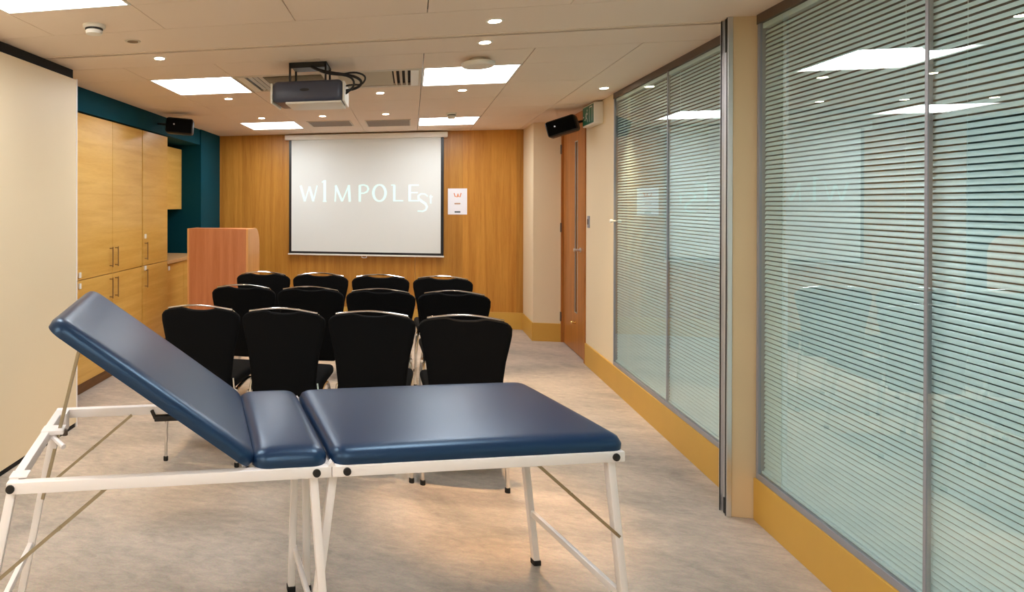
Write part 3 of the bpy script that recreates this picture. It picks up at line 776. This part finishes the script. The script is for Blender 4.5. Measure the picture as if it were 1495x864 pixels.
# ------------------------------------------------------------------ chairs
def make_chair():
    t = thing('conference_chair', 'x', 'chair')
    zt = .92; lean = -.02
    def outline(inset=0.0, notch=False):
        """right half of the back outline, from the bottom centre to the top centre, (x, z)"""
        p = []
        zb_, wb_, wt_ = .40, .184, .2435
        p += [(0, zb_ + inset), (wb_ - .03, zb_ + inset), (wb_ - .008, zb_ + .008 + inset), (wb_ - inset, zb_ + .035)]
        for (hx, hz) in ((.188, .50), (.196, .58), (.207, .67), (.223, .74), (.236, .80)): p.append((hx - inset, hz))
        p += [(wt_ - inset, .845), (wt_ - .006 - inset, .868 - inset * .5), (wt_ - .022 - inset, .886 - inset), (wt_ - .05, .896 - inset)]
        for q in range(1, 9):
            f = q / 8; x = (wt_ - .05) * (1 - f); z = .896 + (zt - .896) * math.sin(f * PI / 2)
            if notch and x < .085: z -= .020 * (1 - (x / .085) ** 2) ** .5
            p.append((x, z - inset))
        return p
    half = outline(.005, True)
    full = half + [(-x, z) for (x, z) in half[-2:0:-1]]
    def yb(x, z): return lean - (z - .45) * .045 + (x / .25) ** 2 * .035     # curved shell
    bk = MB(); bm = bk.bm
    # filled as strips between left and right outline at the same level
    def slab(y_off, pts_r):
        rows = []
        for (x, z) in pts_r:
            rows.append([bm.verts.new((x * u, yb(x * u, z) + y_off, z)) for u in [-1 + k / 5 for k in range(11)]])
        return rows
    pr = [p for p in half if p[0] > .001]
    # notch: the last points carry the dip, rebuild rows as horizontal slices with a dipped top row
    zs = [.405, .42, .45, .52, .60, .68, .76, .82, .855, .872]
    def width_at(z):
        best = .25
        for i in range(len(pr) - 1):
            if (pr[i][1] - z) * (pr[i + 1][1] - z) <= 0 and pr[i][1] != pr[i + 1][1]:
                f = (z - pr[i][1]) / (pr[i + 1][1] - pr[i][1]); best = pr[i][0] + (pr[i + 1][0] - pr[i][0]) * f
        return best
    def top_at(x):
        x = abs(x); a = [q for q in half if q[1] > .85]
        for i in range(len(a) - 1):
            if a[i + 1][0] <= x <= a[i][0] and a[i][0] != a[i + 1][0]:
                f = (x - a[i + 1][0]) / (a[i][0] - a[i + 1][0]); return a[i + 1][1] + (a[i][1] - a[i + 1][1]) * f
        return a[-1][1] if x < .1 else .872
    NU = 20
    def layer(yo, shrink):
        R = []
        for z in zs:
            w = width_at(max(z, .412)) - shrink
            R.append([bm.verts.new(((-1 + 2 * k / NU) * w, yb((-1 + 2 * k / NU) * w, z) + yo, z)) for k in range(NU + 1)])
        w = width_at(.872) - shrink
        for f in (.5, 1.0):
            row = []
            for k in range(NU + 1):
                x = (-1 + 2 * k / NU) * (w - (.012 if f == 1 else .004)); z = .872 + (top_at(x) - shrink - .872) * f
                row.append(bm.verts.new((x, yb(x, z) + yo, z)))
            R.append(row)
        return R
    A = layer(-.012, .006); Bq = layer(-.004, 0); Cq = layer(.012, 0); D = layer(.024, .012)
    for Lr, flip in ((A, 1), (D, 0)):
        for i in range(len(Lr) - 1):
            for k in range(NU): bm.faces.new((Lr[i][k], Lr[i][k + 1], Lr[i + 1][k + 1], Lr[i + 1][k]))
    def rim(R): n = len(R); return [R[0][k] for k in range(NU + 1)] + [R[i][NU] for i in range(1, n)] + [R[n - 1][k] for k in range(NU - 1, -1, -1)] + [R[i][0] for i in range(n - 2, 0, -1)]
    seq = [rim(A), rim(Bq), rim(Cq), rim(D)]
    for s in range(3):
        n = len(seq[s])
        for k in range(n): bm.faces.new((seq[s][k], seq[s][(k + 1) % n], seq[s + 1][(k + 1) % n], seq[s + 1][k]))
    loose = [v for v in bm.verts if not v.link_faces]
    bmesh.ops.delete(bm, geom=loose, context='VERTS')
    bk.build('backrest', M['fabric'], t, True, 50)
    # chrome hoop around the back running down into the rear legs
    fo = outline(0, False)
    hoop = [(x, z) for (x, z) in fo if z > .45 and x > 0] + [(0, zt)]
    hp = [Vector((x - (.002 if z > .893 else .024), yb(x, z) + (.004 if z > .893 else .026), z + (.002 if z > .893 else -.006))) for (x, z) in hoop]
    pts = hp + [Vector((-v.x, v.y, v.z)) for v in hp[-2::-1]]
    MB().tube(pts, .0052, 8, True, 0).build('back_frame', M['chrome'], t, True)
    for s in (-1, 1):
        lg = MB().tube([(s * .215, .0, .015), (s * .212, .0, .25), (s * .196, .015, .42), (s * .186, yb(.19, .47) + .026, .50)], .0105, 8, True, 1).build('leg', M['chrome'], t, True)
        MB().lathe([(.014, 0), (.014, .022), (.011, .026)], (s * .215, 0, 0), 'z', 12).build('foot_cap', M['rubber'], lg, True)
        lg = MB().tube([(s * .215, .50, .015), (s * .212, .46, .24), (s * .20, .42, .40), (s * .19, .33, .42), (s * .195, .1, .425), (s * .21, .01, .43)], .0105, 8, True, 2).build('leg', M['chrome'], t, True)
        MB().lathe([(.014, 0), (.014, .022), (.011, .026)], (s * .215, .50, 0), 'z', 12).build('foot_cap', M['rubber'], lg, True)
    MB().tube([(-.2, .40, .405), (.2, .40, .405)], .008, 8).tube([(-.2, .06, .42), (.2, .06, .42)], .008, 8).build('seat_support', M['chrome'], t, True)
    st = MB().box(-.225, .225, .04, .50, .432, .495, .026, 4)
    for v in st.bm.verts:
        if v.co.y < .3: v.co.x *= .86 + .14 * max(0, (v.co.y - .04) / .26)
    st.build('seat', M['fabric'], t, True, 60)
    return t
proto = make_chair()
# centres of the chair backs
rows = [(3.46, [-1.185, -.6965, -.208, .2805], 'front'), (4.39, [-1.18, -.6915, -.203, .2855], 'mid'), (5.28, [-1.24, -.746, -.245, .254], 'far')]
try: ROWS
except NameError: pass
ordn = ['leftmost', 'second from the left', 'third from the left', 'rightmost']
rn = {'front': 'row nearest the couch', 'mid': 'middle row', 'far': 'row nearest the screen'}
first = True
for (y, xs, nm) in rows:
    for i, x in enumerate(xs):
        o = proto if first else dup(proto); first = False
        o.location = (x, y + random.uniform(-.012, .012), 0)
        o['label'] = 'black chrome-framed conference chair, %s in the %s' % (ordn[i], rn[nm]); o['group'] = 'black chairs in three rows facing the screen'

# ------------------------------------------------------------------ world, camera, view
w = bpy.data.worlds.new('world'); bpy.context.scene.world = w; w.use_nodes = True
w.node_tree.nodes['Background'].inputs['Color'].default_value = (.05, .05, .05, 1)

f_px, yaw, pitch, roll, cy, cx = 916.83, -.212978, .003592, .001108, 301.343, 401.490
cam = bpy.data.cameras.new('camera'); co = bpy.data.objects.new('camera', cam); C.objects.link(co)
cam.sensor_fit = 'HORIZONTAL'; cam.sensor_width = 36; cam.lens = f_px * 36 / 1495
cam.shift_x = (747.5 - cx) / 1495; cam.shift_y = (cy - 432) / 1495
cam.clip_start = .05
Xh = Vector((math.cos(yaw), -math.sin(yaw), 0)); Yh = Vector((math.sin(yaw), math.cos(yaw), 0)); Zh = Vector((0, 0, 1))
F = Yh * math.cos(pitch) - Zh * math.sin(pitch); U = Yh * math.sin(pitch) + Zh * math.cos(pitch)
Rr = Xh * math.cos(roll) + U * math.sin(roll); Uu = -Xh * math.sin(roll) + U * math.cos(roll)
mw = Matrix((Rr, Uu, -F)).transposed().to_4x4(); mw.translation = (0, 0, 1.5)
co.matrix_world = mw
sc = bpy.context.scene; sc.camera = co
sc.view_settings.view_transform = 'Standard'; sc.view_settings.look = 'None'
sc.view_settings.exposure = 0.9; sc.view_settings.gamma = 1; sc.view_settings.use_curve_mapping = False
sc.cycles.use_denoising = True
sc.cycles.max_bounces = 10; sc.cycles.diffuse_bounces = 6; sc.cycles.glossy_bounces = 5; sc.cycles.transparent_max_bounces = 16
sc.cycles.sample_clamp_indirect = 6; sc.cycles.blur_glossy = .5
sc.cycles.caustics_reflective = False; sc.cycles.caustics_refractive = False
